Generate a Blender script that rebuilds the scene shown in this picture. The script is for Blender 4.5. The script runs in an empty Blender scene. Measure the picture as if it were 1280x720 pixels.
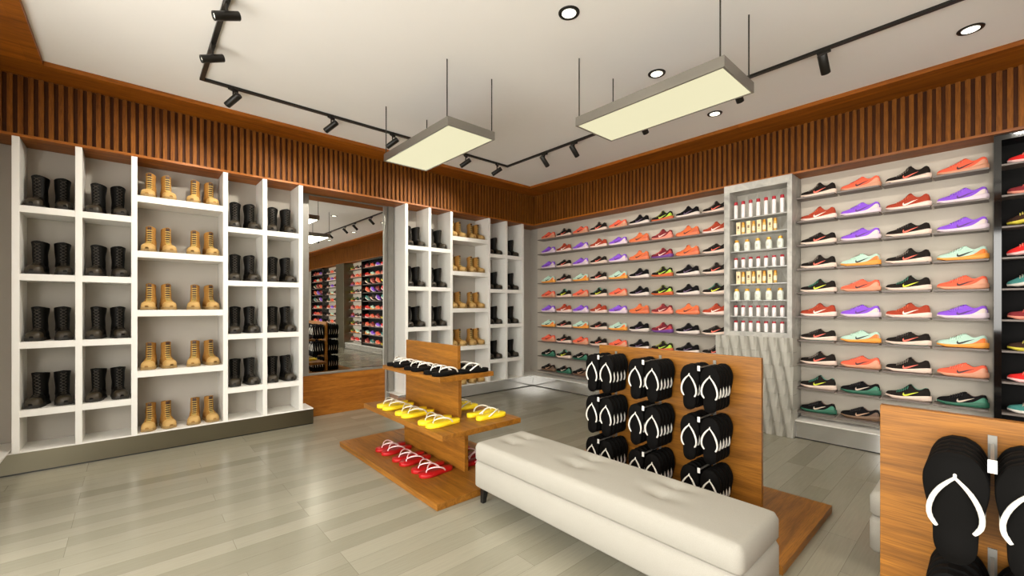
import bpy, math, random
import numpy as np
from mathutils import Vector, Matrix
random.seed(7)
PI = math.pi
SC = bpy.context.scene
COL = SC.collection

# ------------------------------------------------------------------ helpers
def lin(c):
    out = []
    for v in c:
        v = v / 255.0
        out.append(v / 12.92 if v <= 0.04045 else ((v + 0.055) / 1.055) ** 2.4)
    return (out[0], out[1], out[2], 1.0)

class MB:
    def __init__(s): s.v = []; s.f = []; s.sm = []
    def add(s, vs, fs, smooth=False):
        o = len(s.v); s.v += [tuple(p) for p in vs]
        s.f += [tuple(i + o for i in f) for f in fs]; s.sm += [smooth] * len(fs)
        return s
    def box(s, x0, x1, y0, y1, z0, z1):
        return s.add([(x0,y0,z0),(x1,y0,z0),(x1,y1,z0),(x0,y1,z0),(x0,y0,z1),(x1,y0,z1),(x1,y1,z1),(x0,y1,z1)],
              [(0,3,2,1),(4,5,6,7),(0,1,5,4),(1,2,6,5),(2,3,7,6),(3,0,4,7)])
    def loft(s, rings, close=True, caps=True, smooth=True):
        n = len(rings[0]); vs = [p for r in rings for p in r]; fs = []
        for i in range(len(rings) - 1):
            for j in range(n if close else n - 1):
                k = (j + 1) % n
                fs.append((i*n+j, i*n+k, (i+1)*n+k, (i+1)*n+j))
        s.add(vs, fs, smooth)
        if caps and close:
            s.add(rings[0], [tuple(range(n-1, -1, -1))], False)
            s.add(rings[-1], [tuple(range(n))], False)
        return s
    def tube(s, pts, r, n=8, caps=True, flat=1.0):
        pts = [Vector(p) for p in pts]; rings = []
        rr = r if isinstance(r, (list, tuple)) else [r] * len(pts)
        up = None
        for i, p in enumerate(pts):
            d = (pts[min(i+1, len(pts)-1)] - pts[max(i-1, 0)]).normalized()
            if up is None:
                up = Vector((0,0,1)) if abs(d.z) < .9 else Vector((1,0,0))
            a = d.cross(up).normalized(); b = a.cross(d).normalized(); up = b
            rings.append([tuple(p + a*math.cos(2*PI*k/n)*rr[i] + b*math.sin(2*PI*k/n)*rr[i]*flat) for k in range(n)])
        return s.loft(rings, True, caps)
    def lathe(s, prof, cx=0, cy=0, n=16):
        return s.loft([[(cx + r*math.cos(2*PI*k/n), cy + r*math.sin(2*PI*k/n), z) for k in range(n)] for r, z in prof])
    def mesh(s, name, mat=None):
        me = bpy.data.meshes.new(name); me.from_pydata(s.v, [], s.f); me.update()
        me.polygons.foreach_set('use_smooth', s.sm)
        if mat: me.materials.append(mat)
        return me
    def build(s, name, mat=None, parent=None, **kw):
        return link(name, s.mesh(name, mat), parent, **kw)

def link(name, me, parent=None, loc=None, rot=None, bevel=0, seg=2, **props):
    o = bpy.data.objects.new(name, me); COL.objects.link(o)
    if parent: o.parent = parent
    if loc: o.location = loc
    if rot: o.rotation_euler = rot
    if bevel:
        m = o.modifiers.new('bevel', 'BEVEL'); m.width = bevel; m.segments = seg; m.limit_method = 'ANGLE'
    for k, v in props.items():
        o['category' if k == 'cat' else k] = v
    return o

def thing(name, label, cat, loc=(0,0,0), rot=(0,0,0), group=None):
    o = bpy.data.objects.new(name, None); COL.objects.link(o)
    o.empty_display_size = .05
    o.location = loc; o.rotation_euler = rot; o['label'] = label; o['category'] = cat
    if group: o['group'] = group
    return o

def copy_tree(o, parent=None):
    c = o.copy(); COL.objects.link(c)
    if parent: c.parent = parent
    for ch in list(o.children): copy_tree(ch, c)
    return c

class Proto:
    """first use moves the prototype itself, later uses copy it with its parts"""
    def __init__(s, make): s.make = make; s.o = None
    def put(s, loc, rot, label, group):
        if s.o is None:
            s.o = s.make(); o = s.o
            s.first = True
        else:
            o = copy_tree(s.o)
        o.location = loc; o.rotation_euler = rot; o['label'] = label; o['group'] = group
        return o

def box(name, mat, x0, x1, y0, y1, z0, z1, parent=None, **kw):
    return MB().box(x0, x1, y0, y1, z0, z1).build(name, mat, parent, **kw)
def struct(name, mat, *b): return box(name, mat, *b, kind='structure')

# ------------------------------------------------------------------ materials
def new_mat(name):
    m = bpy.data.materials.new(name); m.use_nodes = True
    nt = m.node_tree; return m, nt, nt.nodes['Principled BSDF']
def pbr(name, col, rough=.5, metal=0., spec=.5, var=.06, scale=40., bump=0., bscale=200., coat=0.):
    m, nt, b = new_mat(name); N = nt.nodes; L = nt.links
    b.inputs['Roughness'].default_value = rough; b.inputs['Metallic'].default_value = metal
    b.inputs['Specular IOR Level'].default_value = spec
    b.inputs['Coat Weight'].default_value = coat
    tc = N.new('ShaderNodeTexCoord'); nz = N.new('ShaderNodeTexNoise'); nz.inputs['Scale'].default_value = scale
    nz.inputs['Detail'].default_value = 3
    L.new(tc.outputs['Object'], nz.inputs['Vector'])
    mx = N.new('ShaderNodeMix'); mx.data_type = 'RGBA'
    c = lin(col); mx.inputs['A'].default_value = tuple(v*(1-var) for v in c[:3]) + (1,)
    mx.inputs['B'].default_value = tuple(min(1, v*(1+var)) for v in c[:3]) + (1,)
    L.new(nz.outputs['Fac'], mx.inputs['Factor']); L.new(mx.outputs['Result'], b.inputs['Base Color'])
    if bump:
        n2 = N.new('ShaderNodeTexNoise'); n2.inputs['Scale'].default_value = bscale
        L.new(tc.outputs['Object'], n2.inputs['Vector'])
        bp = N.new('ShaderNodeBump'); bp.inputs['Strength'].default_value = bump; bp.inputs['Distance'].default_value = .002
        L.new(n2.outputs['Fac'], bp.inputs['Height']); L.new(bp.outputs['Normal'], b.inputs['Normal'])
    return m
def glow(name, col, strength):
    m, nt, b = new_mat(name)
    b.inputs['Base Color'].default_value = (.05,.05,.05,1); b.inputs['Emission Color'].default_value = lin(col)
    b.inputs['Emission Strength'].default_value = strength
    return m
def wood(name, ca, cb, grain='Y', rough=.38, fine=1.0, board=0.0, spec=.3):
    """long-grained timber: stretched noise for the figure, finer one for the pores"""
    m, nt, b = new_mat(name); N = nt.nodes; L = nt.links
    tc = N.new('ShaderNodeTexCoord'); mp = N.new('ShaderNodeMapping')
    s = {'X': (.9, 9, 9), 'Y': (13, .8, 13), 'Z': (9, 9, .9)}[grain]
    mp.inputs['Scale'].default_value = tuple(v*fine for v in s)
    L.new(tc.outputs['Object'], mp.inputs['Vector'])
    n1 = N.new('ShaderNodeTexNoise'); n1.inputs['Scale'].default_value = 1.3; n1.inputs['Detail'].default_value = 6
    n1.inputs['Distortion'].default_value = 1.1
    L.new(mp.outputs['Vector'], n1.inputs['Vector'])
    mp2 = N.new('ShaderNodeMapping'); mp2.inputs['Scale'].default_value = tuple(v*fine*7 if v > 2 else v*fine*4 for v in s)
    L.new(tc.outputs['Object'], mp2.inputs['Vector'])
    n2 = N.new('ShaderNodeTexNoise'); n2.inputs['Scale'].default_value = 3; n2.inputs['Detail'].default_value = 3
    L.new(mp2.outputs['Vector'], n2.inputs['Vector'])
    r1 = N.new('ShaderNodeMapRange'); r1.inputs['From Min'].default_value = .3; r1.inputs['From Max'].default_value = .7
    L.new(n1.outputs['Fac'], r1.inputs['Value'])
    mx = N.new('ShaderNodeMix'); mx.data_type = 'RGBA'
    mx.inputs['A'].default_value = lin(ca); mx.inputs['B'].default_value = lin(cb)
    L.new(r1.outputs['Result'], mx.inputs['Factor'])
    r2 = N.new('ShaderNodeMapRange'); r2.inputs['From Min'].default_value = .35; r2.inputs['From Max'].default_value = .6
    r2.inputs['To Min'].default_value = .72; r2.inputs['To Max'].default_value = 1.06
    L.new(n2.outputs['Fac'], r2.inputs['Value'])
    ml = N.new('ShaderNodeMix'); ml.data_type = 'RGBA'; ml.blend_type = 'MULTIPLY'; ml.inputs['Factor'].default_value = 1
    L.new(mx.outputs['Result'], ml.inputs['A']); L.new(r2.outputs['Result'], ml.inputs['B'])
    last = ml
    if board:
        mp3 = N.new('ShaderNodeMapping'); mp3.inputs['Rotation'].default_value = (0, 0, PI/2 if grain == 'Y' else 0)
        L.new(tc.outputs['Object'], mp3.inputs['Vector'])
        br = N.new('ShaderNodeTexBrick'); br.inputs['Scale'].default_value = 1; br.inputs['Brick Width'].default_value = 1.3
        br.inputs['Row Height'].default_value = board; br.inputs['Mortar Size'].default_value = .0008
        br.inputs['Color1'].default_value = (.86,.86,.86,1); br.inputs['Color2'].default_value = (1.08,1.05,1,1)
        br.inputs['Mortar'].default_value = (.7,.7,.7,1)
        L.new(mp3.outputs['Vector'], br.inputs['Vector'])
        m3 = N.new('ShaderNodeMix'); m3.data_type = 'RGBA'; m3.blend_type = 'MULTIPLY'; m3.inputs['Factor'].default_value = 1
        L.new(last.outputs['Result'], m3.inputs['A']); L.new(br.outputs['Color'], m3.inputs['B']); last = m3
    L.new(last.outputs['Result'], b.inputs['Base Color'])
    b.inputs['Roughness'].default_value = rough; b.inputs['Specular IOR Level'].default_value = spec
    return m
def floor_mat():
    m, nt, b = new_mat('grey_oak_planks'); N = nt.nodes; L = nt.links
    tc = N.new('ShaderNodeTexCoord')
    def brick(off):
        mp = N.new('ShaderNodeMapping'); mp.inputs['Location'].default_value = (off, 0.02, 0)
        L.new(tc.outputs['Object'], mp.inputs['Vector'])
        br = N.new('ShaderNodeTexBrick'); br.inputs['Scale'].default_value = 1
        br.inputs['Brick Width'].default_value = 1.25; br.inputs['Row Height'].default_value = .148
        br.inputs['Mortar Size'].default_value = .0009; br.inputs['Mortar Smooth'].default_value = .2
        br.offset = .37; br.offset_frequency = 3; br.squash = 1
        br.inputs['Color1'].default_value = lin(PLANK_A); br.inputs['Color2'].default_value = lin(PLANK_B)
        br.inputs['Mortar'].default_value = lin((96,90,78)); br.inputs['Bias'].default_value = 0
        L.new(mp.outputs['Vector'], br.inputs['Vector']); return br
    br = brick(.3)
    mp = N.new('ShaderNodeMapping'); mp.inputs['Scale'].default_value = (2.2, 40, 1)
    L.new(tc.outputs['Object'], mp.inputs['Vector'])
    nz = N.new('ShaderNodeTexNoise'); nz.inputs['Scale'].default_value = 2.2; nz.inputs['Detail'].default_value = 7
    nz.inputs['Distortion'].default_value = .15
    L.new(mp.outputs['Vector'], nz.inputs['Vector'])
    r = N.new('ShaderNodeMapRange'); r.inputs['From Min'].default_value = .25; r.inputs['From Max'].default_value = .75
    r.inputs['To Min'].default_value = .93; r.inputs['To Max'].default_value = 1.05
    L.new(nz.outputs['Fac'], r.inputs['Value'])
    ml = N.new('ShaderNodeMix'); ml.data_type = 'RGBA'; ml.blend_type = 'MULTIPLY'; ml.inputs['Factor'].default_value = 1
    L.new(br.outputs['Color'], ml.inputs['A']); L.new(r.outputs['Result'], ml.inputs['B'])
    L.new(ml.outputs['Result'], b.inputs['Base Color'])
    rr = N.new('ShaderNodeMapRange'); rr.inputs['To Min'].default_value = .17; rr.inputs['To Max'].default_value = .27
    L.new(nz.outputs['Fac'], rr.inputs['Value']); L.new(rr.outputs['Result'], b.inputs['Roughness'])
    b.inputs['Specular IOR Level'].default_value = .55
    return m
PLANK_A = (130,126,109); PLANK_B = (149,145,128)
def marble_mat():
    m, nt, b = new_mat('grey_veined_stone'); N = nt.nodes; L = nt.links
    tc = N.new('ShaderNodeTexCoord'); n1 = N.new('ShaderNodeTexNoise'); n1.inputs['Scale'].default_value = 5
    n1.inputs['Detail'].default_value = 8; n1.inputs['Distortion'].default_value = 1.5
    L.new(tc.outputs['Object'], n1.inputs['Vector'])
    cr = N.new('ShaderNodeValToRGB'); cr.color_ramp.elements[0].position = .3; cr.color_ramp.elements[1].position = .7
    cr.color_ramp.elements[0].color = lin((140,138,132)); cr.color_ramp.elements[1].color = lin((188,185,177))
    L.new(n1.outputs['Fac'], cr.inputs['Fac']); L.new(cr.outputs['Color'], b.inputs['Base Color'])
    b.inputs['Roughness'].default_value = .35
    return m

M = {}
M['ceiling'] = pbr('ceiling_paint', (240,237,232), .9, var=.02, scale=2)
M['white'] = pbr('white_lacquer', (232,230,224), .35, var=.01)
M['wallgrey'] = pbr('warm_grey_wall_paint', (176,170,160), .85, var=.03, scale=3)
M['panel'] = pbr('pale_display_panel', (190,181,167), .6, var=.02, scale=3)
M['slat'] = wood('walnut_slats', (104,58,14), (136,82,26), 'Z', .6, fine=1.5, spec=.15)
M['slatback'] = wood('dark_wood_backing', (60,29,7), (78,40,10), 'Z', .6, spec=.15)  # backing toned darker than the slats
M['soffit_x'] = wood('walnut_soffit_along_x', (128,68,10), (176,102,24), 'X', .45, board=.36)
M['soffit_y'] = wood('walnut_soffit_along_y', (128,68,10), (176,102,24), 'Y', .45, board=.36)
M['oak_y'] = wood('oiled_oak', (116,72,20), (160,104,34), 'Y', .4)
M['oak_x'] = wood('oiled_oak_cross', (116,72,20), (160,104,34), 'X', .4)
M['panelwood'] = wood('oak_mirror_apron', (124,70,18), (166,104,36), 'X', .35)
M['floor'] = floor_mat()
M['stone'] = marble_mat()
M['facet'] = pbr('faceted_plaster', (176,173,163), .5, var=.08, scale=6)
M['steel'] = pbr('brushed_steel', (214,213,210), .12, .75, var=.04, scale=3)
M['steelL'] = pbr('satin_steel', (118,112,94), .3, 1.0, var=.04, scale=3)
M['frame'] = pbr('grey_mirror_frame', (140,137,130), .4, .6, var=.15, scale=12)
M['mirror'] = pbr('mirror_glass', (232,232,228), .0, 1.0, var=0)
M['pend'] = pbr('satin_grey_housing', (150,146,138), .3, .8, var=.03)
M['rod'] = pbr('dark_rod', (66,62,56), .4, .6)
M['blackmetal'] = pbr('black_powder_coat', (26,24,20), .35, .2, var=.05)
M['lamp'] = glow('pendant_diffuser', (238,231,190), 0.86)
M['lens'] = glow('lamp_lens', (255,250,228), 3.0)
M['blackgloss'] = pbr('black_gloss', (12,12,13), .06, 0, spec=.8, var=0)
M['blackback'] = pbr('black_cabinet_back', (12,11,11), .7, spec=.15, var=0)
M['fabric'] = pbr('oatmeal_boucle', (157,153,143), .95, spec=.15, var=.09, scale=220, bump=.5, bscale=420)
M['legwood'] = pbr('black_leg', (16,15,14), .35)
M['ledge'] = pbr('grey_ledge', (112,102,96), .45, var=.04)
M['glassy'] = pbr('pale_acrylic', (170,170,166), .15, var=.02)
M['rubber'] = pbr('black_foam', (8,7,6), .8, spec=.1, var=.1)
M['strap'] = pbr('white_rubber_strap', (226,222,212), .4, var=.01)
M['strap_p'] = pbr('pink_white_strap', (238,206,204), .4, var=.01)
M['strap_g'] = pbr('grey_white_strap', (212,205,190), .4, var=.01)
M['yellow'] = pbr('yellow_foam', (238,208,24), .55, var=.02)
M['red'] = pbr('red_foam', (172,5,9), .5, var=.02)
def flat(name, c, rough=.5, metal=0): 
    if name not in M: M[name] = pbr(name, c, rough, metal, var=.05, scale=60)
    return M[name]

# ------------------------------------------------------------------ room shell
XR, YB, XL, YF = 5.95, 6.12, -1.28, -8.7
ZS, ZC, ZU = 3.55, 3.59, 3.015
struct('floor', M['floor'], XL-.2, XR+.2, YF-.2, YB+.2, -.1, 0)
struct('ceiling', M['ceiling'], XL-.2, XR+.2, YF-.2, YB+.2, ZC, ZC+.12)
struct('wall_back', M['wallgrey'], XL-.2, XR+.2, YB, YB+.15, 0, ZC)
struct('wall_right', M['wallgrey'], XR, XR+.15, YF-.2, YB, 0, ZC)
struct('wall_front', M['wallgrey'], XL-.2, XR, YF-.15, YF, 0, ZC)
WY0, WY1 = -7.4, 4.0  # extent of the opening added as daylight source
w = MB()
w.box(XL-.15, XL, WY1, YB, 0, ZC); w.box(XL-.15, XL, YF, WY0, 0, ZC)
w.box(XL-.15, XL, WY0, WY1, 3.0, ZC); w.box(XL-.15, XL, WY0, WY1, 0, .12)
w.build('wall_left', M['wallgrey'], kind='structure')
# mullions of the storefront opening added to the unseen left wall for daylight
w = MB()
for y in np.linspace(WY0+.03, WY1-.03, 6): w.box(XL-.11, XL-.03, y-.03, y+.03, .18, 2.95)
w.box(XL-.11, XL-.03, WY0, WY1, 2.95, 3.0)
w.box(XL-.11, XL-.03, WY0, WY1, .12, .18)
w.build('added_window_1', M['blackmetal'], kind='structure')
# timber soffit around the white tray
SY, SX, SL = 5.39, 5.227, -.56
struct('trim_1', M['soffit_x'], XL, XR, SY, YB, ZS, ZC)
struct('trim_2', M['soffit_y'], SX, XR, YF, SY, ZS, ZC)
struct('trim_3', M['soffit_x'], XL, SL, YF, SY, ZS, ZC)
# slatted fascias : timber box with raised battens
FY, FX = 5.745, 5.66
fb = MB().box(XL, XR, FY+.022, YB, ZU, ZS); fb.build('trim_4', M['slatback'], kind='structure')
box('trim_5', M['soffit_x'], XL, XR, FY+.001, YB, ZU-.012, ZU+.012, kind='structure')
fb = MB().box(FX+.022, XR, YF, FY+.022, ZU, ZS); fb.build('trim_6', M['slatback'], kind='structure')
box('trim_7', M['soffit_y'], FX+.001, XR, YF, FY, ZU-.012, ZU+.012, kind='structure')
P = .0625
s = MB(); x = -.812
k = -8
while x + k*P < FX: 
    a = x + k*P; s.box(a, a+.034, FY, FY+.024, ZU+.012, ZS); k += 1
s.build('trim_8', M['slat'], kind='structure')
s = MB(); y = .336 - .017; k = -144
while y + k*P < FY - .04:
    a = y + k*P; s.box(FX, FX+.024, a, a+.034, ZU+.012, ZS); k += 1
s.build('trim_9', M['slat'], kind='structure')

# ------------------------------------------------------------------ plinths (steel front, white top)
def plinth(x0, x1, y0, y1, label, mat, group=None):
    t = thing('display_plinth', label, 'plinth', ((x0+x1)/2, (y0+y1)/2, 0))
    cx, cy = (x0+x1)/2, (y0+y1)/2
    x1 -= .002; y1 -= .002; x0 += .002
    box('body', mat, x0-cx, x1-cx, y0-cy, y1-cy, .012, .188, t)
    box('base_shadow_strip', M['legwood'], x0-cx+.004, x1-cx-.004, y0-cy+.004, y1-cy-.004, 0, .012, t)  # black strip painting the shadow line between plinth and floor
    box('top', M['white'], x0-cx, x1-cx, y0-cy, y1-cy, .188, .2, t)
    return t
plinth(XL, 1.735, 5.742, YB, 'satin steel plinth with white top under the boot shelving left of the mirror', M['steelL'])
plinth(2.9, 5.64, 5.742, YB, 'steel plinth with white top under the boot shelving right of the mirror', M['steel'])
o = box('low_ledge_board', M['white'], XL+.002, -.8, 5.15, YB-.002, .205, .215, label='low white ledge board at the left edge beside the first boot shelving', cat='shelf')
plinth(5.64, XR, 2.36, YB, 'long mirror-steel plinth below the shoe wall between corner and stone pillar', M['steel'])
plinth(5.64, XR, .0, 1.505, 'steel plinth with white top below the shoe wall right of the stone pillar', M['steel'])
plinth(5.64, XR, -3.0, -.03, 'steel plinth below the black cabinet, seen in the mirror', M['steel'])
plinth(5.64, XR, YF, -3.82, 'steel plinth beyond the second pillar, seen in the mirror', M['steel'])

# ------------------------------------------------------------------ mirror
t = thing('wall_mirror', 'tall framed wall mirror between the two white boot shelvings', 'mirror', (2.31, YB, .56))
def mbx(b, x0, x1, z0, z1, y0, y1): b.box(x0-2.31, x1-2.31, y0-YB, y1-YB, z0-.56, z1-.56)
b = MB(); mbx(b, 1.78, 2.84, .585, 2.985, 6.103, 6.112); b.build('glass', M['mirror'], t)
b = MB()
mbx(b, 1.70, 1.78, .56, 3.0, 6.085, 6.119); mbx(b, 2.84, 2.90, .56, 3.0, 6.085, 6.119)
mbx(b, 1.78, 2.84, 2.985, 3.0, 6.085, 6.119); mbx(b, 1.78, 2.84, .56, .588, 6.085, 6.119)
b.build('frame', M['frame'], t, bevel=.003)
b = MB().box(1.66, 2.86, 6.09, 6.119, 0, .56)
o = b.build('mirror_apron', M['panelwood'], label='honey oak panel on the wall below the tall mirror', cat='panel', bevel=.003)
b = MB().box(2.90, 2.99, 6.06, 6.119, .2, 3.0); o = b.build('wall_pilaster', M['frame'], label='narrow grey strip on the wall just right of the mirror', cat='trim')

# ------------------------------------------------------------------ boot shelving
def boot_rack(dx, label):
    t = thing('boot_shelving', label, 'shelving', (dx, 5.93, .2))
    xs = [-.784, -.391, .003, .773, 1.166, 1.562]; W = .047
    for x in xs: box('divider', M['white'], x, x+W, -.19, .188, 0, 2.8, t, bevel=.002)
    BL = [2.395, 1.785, 1.175, .565]; MD = [2.617, 2.056, 1.455, .836]
    for i in (0, 1, 3, 4):
        for z in BL: box('shelf', M['white'], xs[i]+W, xs[i+1], -.188, .188, z-.06-.2, z-.2, t)
    for z in MD: box('shelf', M['white'], xs[2]+W, xs[3], -.188, .188, z-.065-.2, z-.2, t)
    return BL, MD
BL, MD = boot_rack(0, 'white cubby shelving of black and tan boots, left of the mirror')
boot_rack(3.795, 'white cubby shelving of black and tan boots, right of the mirror')

def sm(t): t = max(0, min(1, t)); return t*t*(3-2*t)
def interp(tab, s):
    xs = [a for a, b in tab]; ys = [b for a, b in tab]
    if s <= xs[0]: return ys[0]
    for i in range(len(xs)-1):
        if s <= xs[i+1]:
            u = (s-xs[i])/(xs[i+1]-xs[i])
            m0 = ((ys[i+1]-ys[i-1])/(xs[i+1]-xs[i-1])*(xs[i+1]-xs[i])) if i > 0 else (ys[i+1]-ys[i])
            m1 = ((ys[i+2]-ys[i])/(xs[i+2]-xs[i])*(xs[i+1]-xs[i])) if i+2 < len(xs) else (ys[i+1]-ys[i])
            return (2*u**3-3*u*u+1)*ys[i] + (u**3-2*u*u+u)*m0 + (-2*u**3+3*u*u)*ys[i+1] + (u**3-u*u)*m1
    return ys[-1]

def make_boot(tall, tap, up, sole, lace, cap, name, linec):
    """toe points to +x; parts: sole, upper, toe_cap, laces, lining"""
    L = .275
    wt = [(0,.014),(.05,.040),(.15,.053),(.35,.056),(.55,.046),(.8,.044),(.93,.040),(1,.016)]
    t = thing(name, '', 'boot')
    S = [i/22 for i in range(23)]
    X = lambda s: L*.55 - L*s
    b = MB(); R = []
    for s in S:
        w = interp(wt, s)*1.10; zb = .010*(1-sm(s/.14)); x = X(s)
        R.append([(x, y*w, z+zb) for y, z in ((-.92,0),(.92,0),(1,.012),(1,.028),(.9,.033),(-.9,.033),(-1,.028),(-1,.012))])
    b.loft(R, smooth=False)
    for k in range(14):   # lug tread edges
        s0 = .05 + k*.066; w = interp(wt, s0)*1.12
        b.box(X(s0)-.011, X(s0), -w, w, .002, .014)
    b.build('sole', sole, t)
    # foot
    b = MB(); R = []
    zt = [(0,.045),(.05,.068),(.15,.084),(.28,.088),(.4,.105),(.5,.125),(.7,.125),(.9,.12),(1,.10)]
    for s in S:
        w = interp(wt, s)*(1.0); h = interp(zt, s)-.03; x = X(s)
        R.append([(x, w*math.copysign(abs(math.cos(a))**.7, math.cos(a)), .03+h*abs(math.sin(a))**.7) for a in [PI*j/12 for j in range(13)]])
    b.loft(R)
    # shaft
    H = tall; R = []
    xc0 = X(.70); n = 20
    for k in range(12):
        u = k/11; z = .085 + (H-.085)*u
        rx = .070 - .010*math.sin(PI*min(1,u*1.2)) + .008*u; ry = .050 - .002*math.sin(PI*u) + .009*u*u
        rx *= 1-.16*tap*u; ry *= 1-tap*(.04+.26*u)
        cx = xc0 + .004*(1-u) - .003*math.sin(3*PI*u)*.6
        lip = .006*math.cos(0)
        R.append([(cx + rx*math.cos(2*PI*j/n), ry*math.sin(2*PI*j/n)*(1+.03*math.sin(9*u+j)), z + (.010*math.cos(2*PI*j/n) - .006*abs(math.sin(2*PI*j/n)))*u) for j in range(n)])
    top = R[-1]
    b.loft(R, caps=False)
    def sh(r, f, dz): return [(xc0+(p[0]-xc0)*f, p[1]*f, p[2]+dz) for p in r]
    b.loft([top, sh(top, .97, .004), sh(top, .90, .002)], caps=False)
    b.build('upper', up, t)
    q = MB(); q.loft([sh(top, .90, .002), sh(top, .84, -.05)], caps=False)
    q.add(sh(top, .84, -.05), [tuple(range(n))]); q.build('lining', linec, t)
    # toe cap
    b = MB(); R = []
    for s in [i/40 for i in range(12)]:
        w = interp(wt, s)*1.03+.001; h = interp(zt, s)-.028; x = X(s)+.0015
        R.append([(x, w*math.copysign(abs(math.cos(a))**.7, math.cos(a)), .031+h*abs(math.sin(a))**.7) for a in [PI*j/12 for j in range(13)]])
    b.loft(R, close=False); b.build('toe_cap', cap, t)
    # tongue and laces up the front
    b = MB(); n = 8
    pts = []
    for k in range(n+1):
        u = k/n
        if u < .3:
            s = .30+.18*(u/.3); pts.append((X(s), interp(zt, s)+.003))
        else:
            v = (u-.3)/.7; z = .125+(H-.01-.125)*v
            uu = (z-.085)/(H-.085)
            rx = .070-.010*math.sin(PI*min(1,uu*1.2))+.008*uu
            rx *= 1-.16*tap*uu
            pts.append((xc0+.004*(1-uu)+rx+.003, z))
    for k in range(n):
        (xa, za), (xb, zb) = pts[k], pts[k+1]
        hw = .021
        for sg in (-1, 1):
            if tap:
                if sg > 0: b.tube([(xa-.006, -hw, za), (xa+.004, 0, za+.002), (xa-.006, hw, za)], .0058, 6, flat=.7)
            else: b.tube([(xa-.007, -hw*sg, za), (xa*.5+xb*.5+.003, 0, za*.5+zb*.5+.001), (xb-.007, hw*sg, zb)], .0028, 5)
    b.build('laces', lace, t)
    b = MB(); 
    for k in range(0, n):
        (xa, za), (xb, zb) = pts[k], pts[k+1]; e = 0 if tap else -.004
        b.add([(xa+e-.003,-.016,za),(xa+e,0,za),(xa+e-.003,.016,za),(xb+e-.003,.016,zb),(xb+e,0,zb),(xb+e-.003,-.016,zb)], [(0,1,4,5),(1,2,3,4)])
    (xa, za) = pts[-1]
    b.box(xa-.014, xa-.004, -.016, .016, za-.03, za+.016)
    b.build('tongue', linec if tap else up, t)
    return t
M['blk'] = pbr('black_boot_leather', (6,5,3), .55, spec=.2, var=.25, scale=90, bump=.4, bscale=60)
M['tan'] = pbr('tan_nubuck', (158,114,54), .75, spec=.2, var=.3, scale=40, bump=.3, bscale=80)
BOOT_B = Proto(lambda: make_boot(.305, 0, M['blk'], flat('dark_lug', (30,26,20), .6), flat('boot_lace_dark', (50,42,30)), flat('toe_brown', (50,42,28), .45), 'black_boot', M['blackback']))
BOOT_T = Proto(lambda: make_boot(.268, 1, M['tan'], flat('tan_lug', (150,122,74), .7), flat('boot_lace_cream', (206,178,98)), flat('toe_tan', (186,150,88), .6), 'tan_boot', flat('boot_lining', (62,36,16))))
ORD = ['top','second','third','fourth','fifth','sixth','seventh','eighth','ninth','bottom']
def boots(dx, side):
    xs = [-.784, -.391, .003, .773, 1.166, 1.562]
    ords5 = ['top','second','third','fourth','bottom']; o4 = ['top','second','third','bottom']
    cname = {0:'first',1:'second',3:'fourth',4:'last'}
    for i in (0, 1, 3, 4):
        c = (xs[i]+xs[i+1]+.047)/2 + dx
        for r, z in enumerate(BL):
            for k, sg in ((0,-1),(1,1)):
                rz = -PI/2 + sg*.20 + random.uniform(-.04,.04)
                BOOT_B.put((c+sg*.079, 5.925, z), (0,0,rz),
                    f'black lace-up boot, {"left" if k==0 else "right"} of its pair, {o4[r]} black row, {cname[i]} column {side} the mirror',
                    'black boots in the white shelving')
    c0, c1 = xs[2]+.047+dx, xs[3]+dx
    for r, z in enumerate(MD+[.2]):
        for k, f in enumerate((.14, .335, .665, .86)):
            sg = -1 if k % 2 == 0 else 1
            BOOT_T.put((c0+(c1-c0)*f, 5.92, z), (0,0,-PI/2+sg*.20+random.uniform(-.03,.03)),
                f'tan boot, {["leftmost","second","third","rightmost"][k]} of four on the {ords5[r]} tan shelf {side} the mirror',
                'tan boots in the white shelving')
boots(0, 'left of'); boots(3.795, 'right of')

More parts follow.
